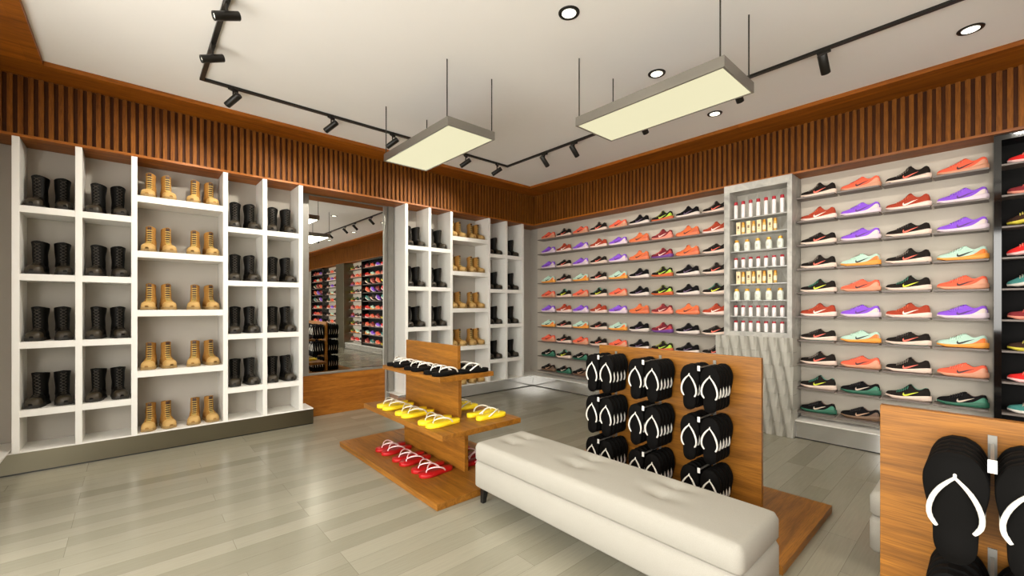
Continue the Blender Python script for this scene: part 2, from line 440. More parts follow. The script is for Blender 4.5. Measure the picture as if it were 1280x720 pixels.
# ------------------------------------------------------------------ running shoes
SHL = .33
WT = [(0,.016),(.03,.030),(.10,.041),(.25,.047),(.35,.048),(.55,.039),(.75,.035),(.9,.036),(.97,.028),(1,.012)]
ST = [(0,.034),(.06,.031),(.2,.027),(.4,.028),(.6,.035),(.8,.044),(.95,.050),(1,.047)]
def tops(hi):
    if hi: return [(0,.042),(.03,.053),(.1,.059),(.2,.063),(.3,.069),(.4,.087),(.5,.114),(.57,.128),(.63,.121),(.68,.103),(.75,.094),(.82,.101),(.88,.114),(.93,.116),(.97,.102),(1,.074)]
    return [(0,.040),(.03,.050),(.1,.057),(.2,.064),(.3,.074),(.4,.088),(.5,.104),(.57,.112),(.63,.108),(.69,.093),(.75,.089),(.82,.097),(.88,.107),(.93,.108),(.97,.098),(1,.072)]
def make_shoe(style):
    name, up, sole, emb, lac, heel, linec, hi, desc, sole2 = style
    zt = tops(hi); L = SHL
    X = lambda s: L*.5-L*s
    t = thing(name, '', 'shoe'); t.scale = (1, 1, 1.11)
    N = 30; S = [i/N for i in range(N+1)]
    def side(s, zr):       # half width of the upper at relative height zr
        return interp(WT, s)*(.97-.48*zr**1.7)
    def zat(s, zr):
        z0 = interp(ST, s)-.002; return z0 + (interp(zt, s)-z0)*zr
    b = MB(); R = []
    for s in S:
        w = interp(WT, s)*1.06; zb = .018*(1-sm(s/.22))+.007*sm((s-.88)/.12); z1 = interp(ST, s)
        x = X(s) - .010*sm((s-.9)/.1) + (0 if s else .001)
        R.append([(x, y*w, zb+(z1-zb)*z) for y, z in ((-.8,0),(0,0),(.8,0),(.98,.25),(1.03,.6),(.99,1),(0,1),(-.99,1),(-1.03,.6),(-.98,.25))])
    b.loft(R); b.build('sole', sole, t)
    if sole2:
        b = MB(); R = []
        for s in [i/30 for i in range(31)]:
            w = interp(WT, s)*1.03; zb = .020*(1-sm(s/.22))+.007*sm((s-.88)/.12); x = X(s)
            R.append([(x, y*w, zb+z) for y, z in ((-.9,-.0003),(.9,-.0003),(1.0,.004),(-1.0,.004))])
        b.loft(R, smooth=False); b.build('outsole', sole2, t)
    # upper + collar cavity
    rings = []; inner = []
    for s in S:
        c = sm((s-.60)/.05)*(1-sm((s-.93)/.03))
        oz = [0,.2,.4,.6,.8,.93,1]
        x = X(s)
        right = [(x, side(s, z), zat(s, z)) for z in oz]
        wr = side(s, 1); zr = zat(s, 1); inn = []
        crown = .10*(zr-.03)
        for q in (.6, .2, -.2, -.6):
            arch = zr + crown*(1-q*q)
            dip = zr - (zr-.052)*(1-abs(q)**3)
            y = q*wr*(1+.35*c)
            inn.append((x, y, arch*(1-c)+dip*c))
        left = [(p[0], -p[1], p[2]) for p in reversed(right)]
        rings.append(right+inn+left)
    n = len(rings[0]); ub = MB(); lb = MB(); vs = [p for r in rings for p in r]; fu = []; fl = []
    for i in range(N):
        smid = (S[i]+S[i+1])/2
        for j in range(n-1):
            f = (i*n+j, i*n+j+1, (i+1)*n+j+1, (i+1)*n+j)
            (fl if (.60 < smid < .95 and 6 <= j <= 10) else fu).append(f)
    ub.add(vs, fu, True); ub.add(rings[0], [tuple(range(n))]); ub.add(rings[-1], [tuple(range(n-1,-1,-1))])
    ub.build('upper', up, t); lb.add(vs, fl, True); lb.build('lining', linec, t)
    # heel counter in a second colour
    if heel:
        for sg in (1, -1):
            b = MB(); R = []
            for k in range(9):
                s = .66+.325*k/8; h = .05+.6*sm((s-.66)/.26)
                R.append([(X(s)-.0008, sg*(side(s, h*q)+.0012), zat(s, h*q)) for q in (0,.33,.66,1)])
            b.loft(R, close=False); b.build('heel_counter', heel, t)
        b = MB(); R = []
        for q in (0,.25,.5,.75): R.append([(X(1)-.0012, y*side(1, q*.7), zat(1, q*.7)) for y in (-1,-.4,.4,1)])
        b.loft(R, close=False); b.build('heel_tab', heel, t)
    # tongue
    b = MB(); zz = interp(zt, .55) - (0 if hi else .004)
    b.loft([[(X(.48), y*.020, zz-.008) for y in (-1,0,1)], [(X(.53), y*.021, zz+.008) for y in (-1,0,1)], [(X(.57), y*.019, zz+.013) for y in (-1,0,1)], [(X(.605), y*.016, zz+.008) for y in (-1,0,1)], [(X(.61), y*.016, zz-.012) for y in (-1,0,1)]], close=False)
    b.build('tongue', lac, t)
    # laces
    b = MB()
    for k in range(6):
        s = .27+k*.048; z = interp(zt, s)
        b.tube([(X(s-.01), -side(s,.72)*1.03, zat(s,.72)+.002), (X(s+.006), -side(s,.95)*.95, zat(s,.95)+.005), (X(s+.012), 0, zat(s,1)+.010), (X(s+.006), side(s,.95)*.95, zat(s,.95)+.005), (X(s-.01), side(s,.72)*1.03, zat(s,.72)+.002)], .0042, 5)
    b.build('laces', lac, t)
    # curved tick on each side
    lo = [(466,330),(462,365),(480,384),(510,386),(560,368),(640,328),(745,277)]
    upc = [(482,308),(484,338),(494,349),(514,348),(560,333),(640,303),(746,274)]
    def pt(p, sg):
        s = (p[0]-160)/815+.03; z = (462-p[1])/320*.130
        z0 = interp(ST, s)-.002; zr = min(1, max(0, (z-z0)/(interp(zt, s)-z0)))
        return (X(s), sg*(side(s, zr)+.0022), z)
    for sg in (1, -1):
        b = MB(); rr = []; K = len(lo)-1
        for k in range(K*5+1):
            i = min(K-1, k//5); u = k/5-i
            a = [lo[i][q]+(lo[i+1][q]-lo[i][q])*u for q in (0,1)]; c = [upc[i][q]+(upc[i+1][q]-upc[i][q])*u for q in (0,1)]
            rr.append([pt((a[0]+(c[0]-a[0])*q, a[1]+(c[1]-a[1])*q), sg) for q in (0,.25,.5,.75,1)])
        b.loft(rr, close=False, smooth=False); b.build('side_emblem', emb, t)
    return t
F = flat
knit = lambda n, c, v=.35: M.setdefault(n, pbr(n, c, .8, spec=.2, var=v, scale=170))
c_blk = knit('black_knit', (30,24,20)); c_jet = knit('jet_knit', (10,8,9))
STY = {
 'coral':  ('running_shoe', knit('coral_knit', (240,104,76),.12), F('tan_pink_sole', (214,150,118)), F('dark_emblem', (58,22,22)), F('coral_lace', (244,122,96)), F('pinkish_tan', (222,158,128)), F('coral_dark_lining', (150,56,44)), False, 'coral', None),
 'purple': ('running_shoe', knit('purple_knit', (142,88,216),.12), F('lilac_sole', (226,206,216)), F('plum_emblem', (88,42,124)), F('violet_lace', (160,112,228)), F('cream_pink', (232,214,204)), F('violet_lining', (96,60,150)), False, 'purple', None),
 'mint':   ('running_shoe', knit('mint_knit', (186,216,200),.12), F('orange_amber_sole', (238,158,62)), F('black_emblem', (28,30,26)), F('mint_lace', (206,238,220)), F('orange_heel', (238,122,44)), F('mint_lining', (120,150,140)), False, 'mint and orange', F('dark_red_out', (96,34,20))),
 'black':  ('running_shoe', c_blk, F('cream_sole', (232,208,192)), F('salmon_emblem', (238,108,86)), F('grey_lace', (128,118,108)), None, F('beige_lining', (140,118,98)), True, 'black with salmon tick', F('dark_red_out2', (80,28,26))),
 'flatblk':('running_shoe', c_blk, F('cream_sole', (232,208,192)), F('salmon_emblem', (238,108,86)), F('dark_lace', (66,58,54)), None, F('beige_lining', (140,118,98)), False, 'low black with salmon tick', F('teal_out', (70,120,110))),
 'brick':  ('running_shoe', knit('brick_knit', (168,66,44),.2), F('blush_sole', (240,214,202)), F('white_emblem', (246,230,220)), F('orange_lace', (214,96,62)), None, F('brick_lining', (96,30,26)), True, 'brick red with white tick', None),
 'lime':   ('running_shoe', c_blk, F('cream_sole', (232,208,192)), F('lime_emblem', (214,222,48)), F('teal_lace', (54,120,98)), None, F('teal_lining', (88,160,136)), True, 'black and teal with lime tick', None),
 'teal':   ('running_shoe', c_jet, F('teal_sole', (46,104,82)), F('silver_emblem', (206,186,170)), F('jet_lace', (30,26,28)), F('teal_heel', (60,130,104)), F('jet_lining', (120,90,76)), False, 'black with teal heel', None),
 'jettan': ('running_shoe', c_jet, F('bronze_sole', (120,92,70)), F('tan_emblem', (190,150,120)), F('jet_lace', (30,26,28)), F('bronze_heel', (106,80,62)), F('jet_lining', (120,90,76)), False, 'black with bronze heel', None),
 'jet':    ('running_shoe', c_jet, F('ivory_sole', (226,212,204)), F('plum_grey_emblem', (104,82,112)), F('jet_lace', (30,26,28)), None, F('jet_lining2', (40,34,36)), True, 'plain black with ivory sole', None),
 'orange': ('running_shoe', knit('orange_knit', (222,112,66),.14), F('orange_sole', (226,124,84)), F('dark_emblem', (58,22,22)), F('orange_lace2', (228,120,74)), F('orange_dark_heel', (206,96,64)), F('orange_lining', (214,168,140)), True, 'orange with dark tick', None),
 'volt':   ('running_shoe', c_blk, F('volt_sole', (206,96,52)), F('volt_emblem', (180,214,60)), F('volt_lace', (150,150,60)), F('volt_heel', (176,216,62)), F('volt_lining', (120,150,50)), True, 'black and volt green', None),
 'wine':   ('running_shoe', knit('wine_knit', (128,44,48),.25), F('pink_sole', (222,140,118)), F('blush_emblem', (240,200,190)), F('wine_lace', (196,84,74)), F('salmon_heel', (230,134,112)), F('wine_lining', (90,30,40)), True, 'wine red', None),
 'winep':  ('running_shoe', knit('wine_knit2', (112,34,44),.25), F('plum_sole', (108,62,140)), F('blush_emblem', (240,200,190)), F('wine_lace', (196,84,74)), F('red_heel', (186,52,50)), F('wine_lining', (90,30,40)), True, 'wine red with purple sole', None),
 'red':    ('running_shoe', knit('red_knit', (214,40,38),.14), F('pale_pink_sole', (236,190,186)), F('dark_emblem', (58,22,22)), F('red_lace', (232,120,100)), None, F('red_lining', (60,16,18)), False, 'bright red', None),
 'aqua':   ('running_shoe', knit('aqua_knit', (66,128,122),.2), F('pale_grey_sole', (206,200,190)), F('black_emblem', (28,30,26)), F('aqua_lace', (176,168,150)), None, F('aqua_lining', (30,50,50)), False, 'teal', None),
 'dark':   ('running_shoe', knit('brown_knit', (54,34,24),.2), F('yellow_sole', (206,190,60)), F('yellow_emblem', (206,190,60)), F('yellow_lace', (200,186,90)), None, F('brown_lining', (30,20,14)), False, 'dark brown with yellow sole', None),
}
SHOES = {k: Proto(lambda k=k: make_shoe(STY[k])) for k in STY}
ROWZ = [2.745-.2735*k for k in range(10)]
A = ['coral','purple','purple','mint','coral','purple','mint','coral','teal','jettan']
B = ['black','brick','flatblk','black','lime','brick','flatblk','black','lime','teal']
C = ['jet','orange','orange','jet','jet','orange','jet','jet','jet','jet']
D = ['volt','wine','winep','volt','volt','wine','winep','volt','volt','wine']
Fx = ['teal','teal','coral']
XW = XR-.012
def shoe_wall(y_hi, ncol, pitch, cols, label, tag, gap=.02, group='running shoes on the wall ledges', last=None, unify=False):
    """panel with ledges from y_hi toward -Y, one shoe on each ledge, toes to +Y"""
    y_lo = last
    cy = (y_hi+y_lo)/2; t = thing('shoe_display_panel', label, 'display panel', (XW, cy, .2))
    o = MB().box(0, .0115, y_lo-cy, y_hi-cy+.18*(ncol > 6), .0, ZU-.012-.2).build('back_panel', M['panel'], t)
    for r, z in enumerate(ROWZ):
        for c in range(ncol):
            a = y_hi-pitch*c; e = a-pitch+gap
            box('ledge', M['ledge'], XW-.178-XW, 0, max(e, y_lo+.003)-cy, a-cy, z-.016-.2, z-.2, t)
    n = 0
    for r, z in enumerate(ROWZ):
        for c in range(ncol):
            k = cols[c][r]
            yc = y_hi-pitch*(c+.5)+.002
            if yc-.16 < y_lo: yc = y_lo+.17
            SHOES[k].put((XW-.085, yc, z), (0,0,PI/2+random.uniform(-.02,.02)),
                 f'{STY[k][8]} running shoe, {ORD[r]} ledge, {tag(c)}', group)
colw = ['first','second','third','fourth','fifth','sixth','seventh','eighth','ninth','tenth']
shoe_wall(5.737, 9, .384, [A,B,A,B,A,C,D,C,B], 'pale wall panel with ten rows of ledges between room corner and stone pillar',
          lambda c: f'{colw[c]} from the room corner', gap=.004, last=2.27)
A4 = list(A); A4[9] = 'teal'
A2 = list(A); A2[9] = 'jettan'
B1 = list(B); B3 = list(B); B3[9] = 'teal'
shoe_wall(1.512, 4, .3775, [B1,A2,B3,A4], 'pale wall panel with ten rows of ledges right of the stone pillar',
          lambda c: f'{colw[c]} right of the stone pillar', last=.0)
shoe_wall(-1.80, 3, .385, [C,['black','coral','coral','black','lime','coral','black','black','mint','red'],D], 'white wall panel of ledges past the black cabinet, seen in the mirror',
          lambda c: f'{colw[c]} past black cabinet', last=-3.0)
shoe_wall(-3.9, 4, .385, [A,B,A,B], 'wall panel of ledges beyond the second pillar, seen in the mirror',
          lambda c: f'{colw[c]} past second pillar', last=-5.5)
# ------------------------------------------------------------------ black cabinets
def cabinet(y1, y0, label, tag, n):
    x0 = 5.70; cy = (y0+y1)/2; t = thing('shoe_cabinet', label, 'cabinet', (x0, cy, .2))
    h = ZU-.014-.2
    b = MB(); d = XW-x0
    b.box(0, d, y1-.045-cy, y1-cy, 0, h); b.box(0, d, y0-cy, y0+.045-cy, 0, h)
    b.box(0, d, y0+.045-cy, y1-.045-cy, h-.05, h); b.box(0, d, y0+.045-cy, y1-.045-cy, 0, .05)
    b.build('frame', M['blackgloss'], t)
    box('back_panel', M['blackback'], d-.01, d, y0+.045-cy, y1-.045-cy, .05, h-.05, t)
    for r, z in enumerate(ROWZ):
        box('ledge', M['ledge'], .03, d-.01, y0+.045-cy, y1-.045-cy, z-.016-.2, z-.2, t)
    K = [['red','wine','dark','red','aqua','wine','dark','red','aqua','dark'],
         ['purple','coral','coral','winep','purple','coral','wine','purple','coral','coral'],
         ['coral','mint','wine','purple','black','mint','coral','wine','purple','aqua'],
         ['wine','red','lime','coral','aqua','red','red','coral','mint','wine']]
    p = (y1-y0-.09)/n
    for c in range(n):
        for r, z in enumerate(ROWZ):
            yc = y1-.045-p*(c+.5)
            tilt = 0
            if r in (2, 3, 4):
                tilt = .42
            dz = .165*math.sin(tilt)
            if tilt:
                SHOES[K[c][r]].put((XW-.115, yc, z+dz*.62+.001), (0, tilt*.62, PI/2), f'{STY[K[c][r]][8]} running shoe tilted toe-down, {ORD[r]} shelf, {colw[c]} in {tag}', 'running shoes in the black cabinet')
            else:
                SHOES[K[c][r]].put((XW-.115, yc, z), (0,0,PI/2), f'{STY[K[c][r]][8]} running shoe, {ORD[r]} shelf, {colw[c]} in {tag}', 'running shoes in the black cabinet')
cabinet(-.008, -1.70, 'tall glossy black shoe cabinet at the right edge beside the shoe wall', 'black cabinet', 4)
cabinet(-5.52, -7.0, 'glossy black shoe cabinet at the far end, seen in the mirror', 'far cabinet', 4)

# ------------------------------------------------------------------ stone pillar with niche
def pillar(y1, y0, label, niche):
    xf = 5.61; cy = (y0+y1)/2; t = thing('display_pillar', label, 'pillar', (xf, cy, 0))
    d = XR-xf-.001; top = ZU-.014; z0 = 1.13
    if not niche:
        box('shaft', M['steelL'], 0, d, y0-cy, y1-cy, 0, top, t, bevel=.004); return t
    fw = .07
    b = MB()
    b.box(0, d, y1-fw-cy, y1-cy, z0, top); b.box(0, d, y0-cy, y0+fw-.02-cy, z0, top)
    b.box(0, d, y0+fw-.02-cy, y1-fw-cy, top-.09, top); b.box(0, d, y0+fw-.02-cy, y1-fw-cy, z0, z0+.045)
    b.build('frame', M['stone'], t, bevel=.002)
    # tiled back: facets
    b = MB(); nz = 7; ya, yb = y0+fw-.02-cy, y1-fw-cy; za, zb = z0+.045, top-.09
    for i in range(5):
        for j in range(nz):
            p0, p1 = ya+(yb-ya)*i/5, ya+(yb-ya)*(i+1)/5; q0, q1 = za+(zb-za)*j/nz, za+(zb-za)*(j+1)/nz
            m = ((p0+p1)/2, (q0+q1)/2); X0 = .235; X1 = .218
            b.add([(X0,p0,q0),(X0,p1,q0),(X0,p1,q1),(X0,p0,q1),(X1,m[0],m[1])], [(0,4,1),(1,4,2),(2,4,3),(3,4,0)])
    b.build('back_panel', M['facet'], t)
    for z in NZ: box('niche_shelf', M['glassy'], .03, .216, ya+.001, yb-.001, z-.012, z, t)
    # fluted faceted lower cladding, flutes leaning and stepped per course
    b = MB(); nf = 8; nc = 7; ylo, yhi = y0-.02-cy, y1+.085-cy; pit = (yhi-ylo)/nf; H = z0
    rnd_ = random.Random(3)
    def prof(y, z, o):
        q = ((y-ylo-.19*(z/H))/pit+o) % 1.0
        return -.045 if q < .5 else (-.045+.050*(q-.5)/.3 if q < .8 else .005-.050*(q-.8)/.2)
    NY = 150
    for c in range(nc):
        zA, zB = H*c/nc+.0015, H*(c+1)/nc-.0015; o = rnd_.uniform(-.05,.05); R = []
        for z in (zA, zB):
            R.append([(prof(ylo+(yhi-ylo)*k/NY, z, o), ylo+(yhi-ylo)*k/NY, z) for k in range(NY+1)]+[(.12, yhi, z), (.12, ylo, z)])
        b.loft(R, smooth=False)
    b.box(.0, d, y0-cy, y1+.08-cy, 0, H)
    b.build('faceted_cladding', M['facet'], t)
    return t
NZ = [2.584-.1985*k for k in range(8)]
NZ = [2.584, 2.385, 2.176, 1.967, 1.769, 1.567, 1.372, 1.183]
pillar(2.262, 1.515, 'pale stone pillar with lit niche of care bottles and fluted lower cladding', True)
pillar(-3.02, -3.80, 'plain satin metal pillar seen in the mirror', False)
# care products
def mk_bottle(h):
    def f():
        t = thing('care_bottle', '', 'bottle')
        MB().lathe([(.020,0),(.0225,.003),(.0225,h*.80),(.020,h*.82)], n=14).build('body', F('bottle_white', (236,228,226), .35), t)
        MB().lathe([(.021,h*.815),(.021,h*.97),(.018,h)], n=14).build('cap', F('cap_crimson', (168,30,44), .35), t)
        return t
    return f
def mk_carton():
    t = thing('care_carton', '', 'box')
    box('carton_body', F('carton_cream', (232,212,168)), -.02, .02, -.024, .024, 0, .155, t, bevel=.001)
    b = MB(); b.box(-.0212, -.0202, -.010, .010, .07, .105); b.box(-.0212, -.0202, -.013, .013, .05, .055); b.build('printed_mark', F('mark_brown', (120,92,60)), t)
    return t
def mk_tube():
    t = thing('care_tube', '', 'bottle')
    MB().lathe([(.016,0),(.0185,.003),(.0185,.112),(.016,.116)], n=14).build('body', F('tube_gold', (212,168,86), .3), t)
    MB().lathe([(.019,.03),(.0192,.031),(.0192,.085),(.019,.086)], n=14).build('label_band', F('band_cream', (236,222,190)), t)
    MB().lathe([(.017,.115),(.017,.148),(.014,.152)], n=14).build('cap', F('cap_gold', (214,150,56), .3, .4), t)
    return t
def mk_jar():
    t = thing('care_jar', '', 'jar')
    MB().lathe([(.030,0),(.034,.004),(.034,.088),(.026,.110),(.022,.114)], n=18).build('body', F('jar_white', (226,230,218), .3), t)
    MB().lathe([(.024,.112),(.024,.138),(.021,.142)], n=18).build('lid', F('lid_gold', (216,162,62), .35, .3), t)
    b = MB(); b.add([(-.0345*math.cos(a), .0345*math.sin(a), z) for z in (.035,.075) for a in (-.4,-.2,0,.2,.4)], [(i,i+1,i+6,i+5) for i in range(4)]); b.build('label_band', F('label_grey', (196,198,186)), t)
    return t
PB, PS, PC, PT, PJ = Proto(mk_bottle(.215)), Proto(mk_bottle(.13)), Proto(mk_carton), Proto(mk_tube), Proto(mk_jar)
XN = 5.61+.085
Y7 = [2.150-.0855*i for i in range(7)]; Y5 = [2.14-.121*i for i in range(5)]
for r, z in enumerate(NZ):
    on = f'{["top","second","third","fourth","fifth","sixth","seventh","bottom"][r]} niche shelf'
    if r in (0,3,6,7):
        for i, y in enumerate(Y7):
            (PB if r == 0 else PS).put((XN, y, z), (0,0,0), f'white bottle with crimson cap, {colw[i]} from left, {on} of the pillar', 'white care bottles in the niche')
    elif r in (1,4):
        for i in range(4):
            y = 2.115-.118*i
            PC.put((XN, y, z), (0,0,0), f'cream carton, {colw[i]} from left, {on} of the pillar', 'cartons in the niche')
            PT.put((XN, y-.052, z), (0,0,0), f'gold tube with cream band, {colw[i]} from left, {on} of the pillar', 'gold tubes in the niche')
    else:
        for i, y in enumerate(Y5):
            PJ.put((XN, y, z), (0,0,0), f'white jar with gold lid, {colw[i]} from left, {on} of the pillar', 'white jars in the niche')

# ------------------------------------------------------------------ flip-flops
def make_flip(sole_m, strap_m, sh=1.0):
    t = thing('flip_flop', '', 'flip-flop'); L = .318
    wt = [(0,.016),(.03,.036),(.09,.052),(.2,.066),(.32,.068),(.5,.059),(.7,.047),(.85,.045),(.94,.037),(.98,.025),(1,.012)]
    b = MB(); R = []
    for i in range(31):
        s = i/30; w = interp(wt, s); x = L*.5-L*s; dz = .004*sm((s-.6)/.4)
        R.append([(x, y*w, z) for y, z in ((-.93,0),(.93,0),(1,.006),(1,.023),(.94,.029+dz),(-.94,.029+dz),(-1,.023),(-1,.006))])
    b.loft(R); b.build('sole', sole_m, t)
    b = MB()
    b.tube([(.098,0,.016),(.096,0,.025+.014*sh),(.088,0,.025+.022*sh)], .0042, 8)
    b.build('toe_post', strap_m, t)
    b = MB()
    for sg in (1, -1):
        ctl = [(.092,0,.040),(.078,.016,.050),(.056,.036,.058),(.026,.053,.060),(-.008,.062,.052),(-.038,.058,.036),(-.058,.044,.018)]
        pts = []
        for k in range(len(ctl)-1):
            for u in (0,.5):
                p0 = Vector(ctl[max(k-1,0)]); p1 = Vector(ctl[k]); p2 = Vector(ctl[k+1]); p3 = Vector(ctl[min(k+2,len(ctl)-1)])
                pts.append(.5*((2*p1)+(-p0+p2)*u+(2*p0-5*p1+4*p2-p3)*u*u+(-p0+3*p1-3*p2+p3)*u**3))
        pts.append(Vector(ctl[-1]))
        b.tube([(p.x-.004, p.y*sg*(.87 if sh < 1 else 1.04), .025+(p.z-.018)*sh) for p in pts], [.0042+.0022*sm(i/5) for i in range(len(pts))], 8, flat=1.0)
    b.build('strap', strap_m, t)
    return t
FB = Proto(lambda: make_flip(M['rubber'], M['strap'], .3))
FBS = Proto(lambda: make_flip(M['rubber'], M['strap'], 1.15))
FY_ = Proto(lambda: make_flip(M['yellow'], M['strap_g'], 1.15))
FR = Proto(lambda: make_flip(M['red'], M['strap_p'], 1.15))

# ------------------------------------------------------------------ tiered oak stand
GX = 2.19
t = thing('tiered_display_stand', 'three-tier oak display stand holding red, yellow and black flip-flops', 'display stand', (GX, 3.66, 0))
def gb(name, mat, x0, x1, y0, y1, z0, z1): return box(name, mat, x0-GX, x1-GX, y0-3.66, y1-3.66, z0, z1, t, bevel=.0025)
gb('base', M['oak_y'], 1.665, 2.72, 2.69, 4.64, 0, .05)
gb('lower_board', M['oak_y'], 2.172, 2.212, 3.06, 4.16, .05, .455)
gb('lower_shelf', M['oak_y'], 1.78, 2.60, 2.80, 4.28, .455, .5)
gb('middle_board', M['oak_y'], 2.172, 2.207, 3.155, 4.13, .5, .86)
gb('upper_shelf', M['oak_y'], 1.905, 2.475, 3.03, 4.11, .86, .9)
gb('upper_board', M['oak_y'], 2.172, 2.207, 3.17, 4.12, .9, 1.14)
for nm, pr, z, xt, ys, dy in (('red', FR, .05, 1.815, (4.0,3.63,3.27), .066), ('yellow', FY_, .5, 1.80, (3.93,3.55,3.13), .062), ('black', FBS, .9, 1.905, (3.93,3.57,3.21), .066)):
    for i, yc in enumerate(ys):
        for j, sg in enumerate((1, -1)):
            pr.put((xt+.159, yc+sg*dy, z), (0,0,PI+random.uniform(-.05,.05)-.08*sg*0), f'{nm} flip-flop, {["left","right"][j]} of the {["far","middle","near"][i]} pair, front side of tiered stand', f'{nm} flip-flops on the tiered stand')
    xb = {'red': 2.56, 'yellow': 2.565, 'black': 2.46}[nm] - .159
    for i, yc in enumerate(ys):
        for j, sg in enumerate((1, -1)):
            pr.put((xb, yc+sg*dy-.05*(nm == 'yellow')-.03, z), (0,0,random.uniform(-.05,.05)), f'{nm} flip-flop, {["far","near"][j]} one of the {["far","middle","near"][i]} pair, back side of tiered stand', f'{nm} flip-flops on the tiered stand')

# ------------------------------------------------------------------ hanging boards
def hook(t, x, y, z, sg, ln):
    """bracket + arm + price tag; sg = -1 arm to -x"""
    b = MB(); b.box(min(x, x+sg*.006), max(x, x+sg*.006), y-.010, y+.010, z-.06, z+.03)
    h = b.build('hook', M['frame'], t)
    b = MB(); b.box(min(x, x+sg*ln), max(x, x+sg*ln), y-.004, y+.004, z-.004, z+.004); b.build('arm', M['frame'], h)
    b = MB(); e = x+sg*ln; b.box(min(e, e+sg*.004), max(e, e+sg*.004), y-.009, y+.009, z-.022, z+.014); b.build('price_tag', M['white'], h)
def hang_stand(bx, y0, y1, ys, zs, depths, base, label, tagn, sides):
    cy = (y0+y1)/2
    t = thing('flip_flop_stand', label, 'display stand', (bx, cy, 0))
    box('base', M['oak_x'], base[0]-bx, base[1]-bx, base[2]-cy, base[3]-cy, 0, .05, t, bevel=.0025)
    box('board', M['oak_y'], -.016, .016, y0-cy, y1-cy, .05, 1.14, t, bevel=.002)
    cn = ['far','middle','near']; rn = ['top','middle','lowest']; dn = ['innermost','second','third','fourth','outermost']
    for sg in sides:
        for ci, y in enumerate(ys):
            for ri, z in enumerate(zs):
                hook(t, sg*.016, y-cy, z, sg, depths[-1]+.012)
                for di, d in enumerate(depths):
                    for k, s2 in enumerate((1, -1)):
                        jz = random.uniform(-.003,.003)
                        rot = (0, -PI/2, 0) if sg < 0 else (0, -PI/2, PI)
                        side = 'front' if sg < 0 else 'back'
                        FB.put((bx+sg*(.016+d-.022), y+s2*.0725, z-.144+jz), rot,
                          f'{dn[di]} black flip-flop, {["left","right"][k]} stack, {rn[ri]} {cn[ci]} hook, {side} of {tagn}', 'black flip-flops hanging on boards')
DP = [.047,.097,.147,.197,.247]
hang_stand(3.24, 1.052, 2.41, (2.225,1.80,1.365), (1.065,.708,.352), DP, (2.70,3.80,.773,2.73),
   'oak board stand of hanging black flip-flops behind the cream bench', 'middle board', (-1, 1))
hang_stand(2.05, -1.08, .272, (-.0,-.43,-.86), (1.06,.703,.347), DP, (1.51,2.59,-1.36,.57),
   'oak board stand of black flip-flops in the near right corner', 'right board', (-1,))

# ------------------------------------------------------------------ benches
def cushion(x0, x1, y0, y1, z0, z1, r, crown=0, tufts=()):
    """rounded block from a dense grid so the pillow top can swell and dimple"""
    nx, ny = 36, 130
    def sq(u, a, b_, rad):
        return a+(b_-a)*u
    b = MB(); vs = []; idx = {}
    xs = [x0+(x1-x0)*i/nx for i in range(nx+1)]; ys = [y0+(y1-y0)*j/ny for j in range(ny+1)]
    def rnd(x, y, zs):
        # pull towards a rounded box
        cx = min(max(x, x0+r), x1-r); cy = min(max(y, y0+r), y1-r)
        dx, dy = x-cx, y-cy; m = math.hypot(dx, dy)
        mx = max(abs(dx), abs(dy))
        if m > 1e-9: f = mx/m; dx *= f; dy *= f
        return cx+dx, cy+dy, mx
    for top in (1, 0):
        for i, x in enumerate(xs):
            for j, y in enumerate(ys):
                X_, Y_, e = rnd(x, y, 0)
                # edge rounding
                q = min(1, e/r); drop = r*.8*(1-math.sqrt(max(0, 1-q*q)))
                if top:
                    u = (x-x0)/(x1-x0)*2-1; v = (y-y0)/(y1-y0)*2-1
                    z = z1-drop + crown*(1-u*u)*(1-v**6)
                    for tx, ty in tufts:
                        d2 = ((x-tx)/.05)**2+((y-ty)/.11)**2; d3 = ((x-tx)/.022)**2+((y-ty)/.03)**2
                        z -= .020*math.exp(-d2)+.022*math.exp(-d3)
                    z -= 0
                else:
                    z = z0+min(drop*.6, (z1-z0)*.4)
                idx[(top, i, j)] = len(vs); vs.append((X_, Y_, z))
    fs = []
    for top in (1, 0):
        for i in range(nx):
            for j in range(ny):
                q = (idx[(top,i,j)], idx[(top,i+1,j)], idx[(top,i+1,j+1)], idx[(top,i,j+1)])
                fs.append(q if top else q[::-1])
    for i in range(nx):
        fs.append((idx[(0,i,0)], idx[(0,i+1,0)], idx[(1,i+1,0)], idx[(1,i,0)]))
        fs.append((idx[(0,i+1,ny)], idx[(0,i,ny)], idx[(1,i,ny)], idx[(1,i+1,ny)]))
    for j in range(ny):
        fs.append((idx[(0,0,j+1)], idx[(0,0,j)], idx[(1,0,j)], idx[(1,0,j+1)]))
        fs.append((idx[(0,nx,j)], idx[(0,nx,j+1)], idx[(1,nx,j+1)], idx[(1,nx,j)]))
    b.add(vs, fs, True); return b
def bench(cx, cy, label):
    t = thing('bench', label, 'bench', (cx, cy, 0)); hx, hy = .255, .965
    tf = [(sx*.085+.05, y) for y in (.77,.135,-.46) for sx in (-1,1)]
    cushion(-hx, hx, -hy, hy, .315, .455, .042, .012, tf).build('seat_cushion', M['fabric'], t)
    cushion(-hx, hx, -hy, hy, .115, .318, .038).build('upholstered_base', M['fabric'], t)
    for sx in (-1, 1):
        for sy in (-1, 1):
            b = MB(); x = sx*(hx-.055); y = sy*(hy-.07)
            b.loft([[(x+sx*.008*(1-u)+a*w, y+sy*.008*(1-u)+c*w, .13*u) for a, c in ((-1,-1),(1,-1),(1,1),(-1,1))] for u, w in ((0,.016),(1,.024))], smooth=False)
            b.build('leg', M['legwood'], t, bevel=.002)
bench(2.215, 1.68, 'cream upholstered bench with tufted seat in front of the flip-flop board')
bench(3.36, -.50, 'second cream upholstered bench mostly hidden behind the near right board')

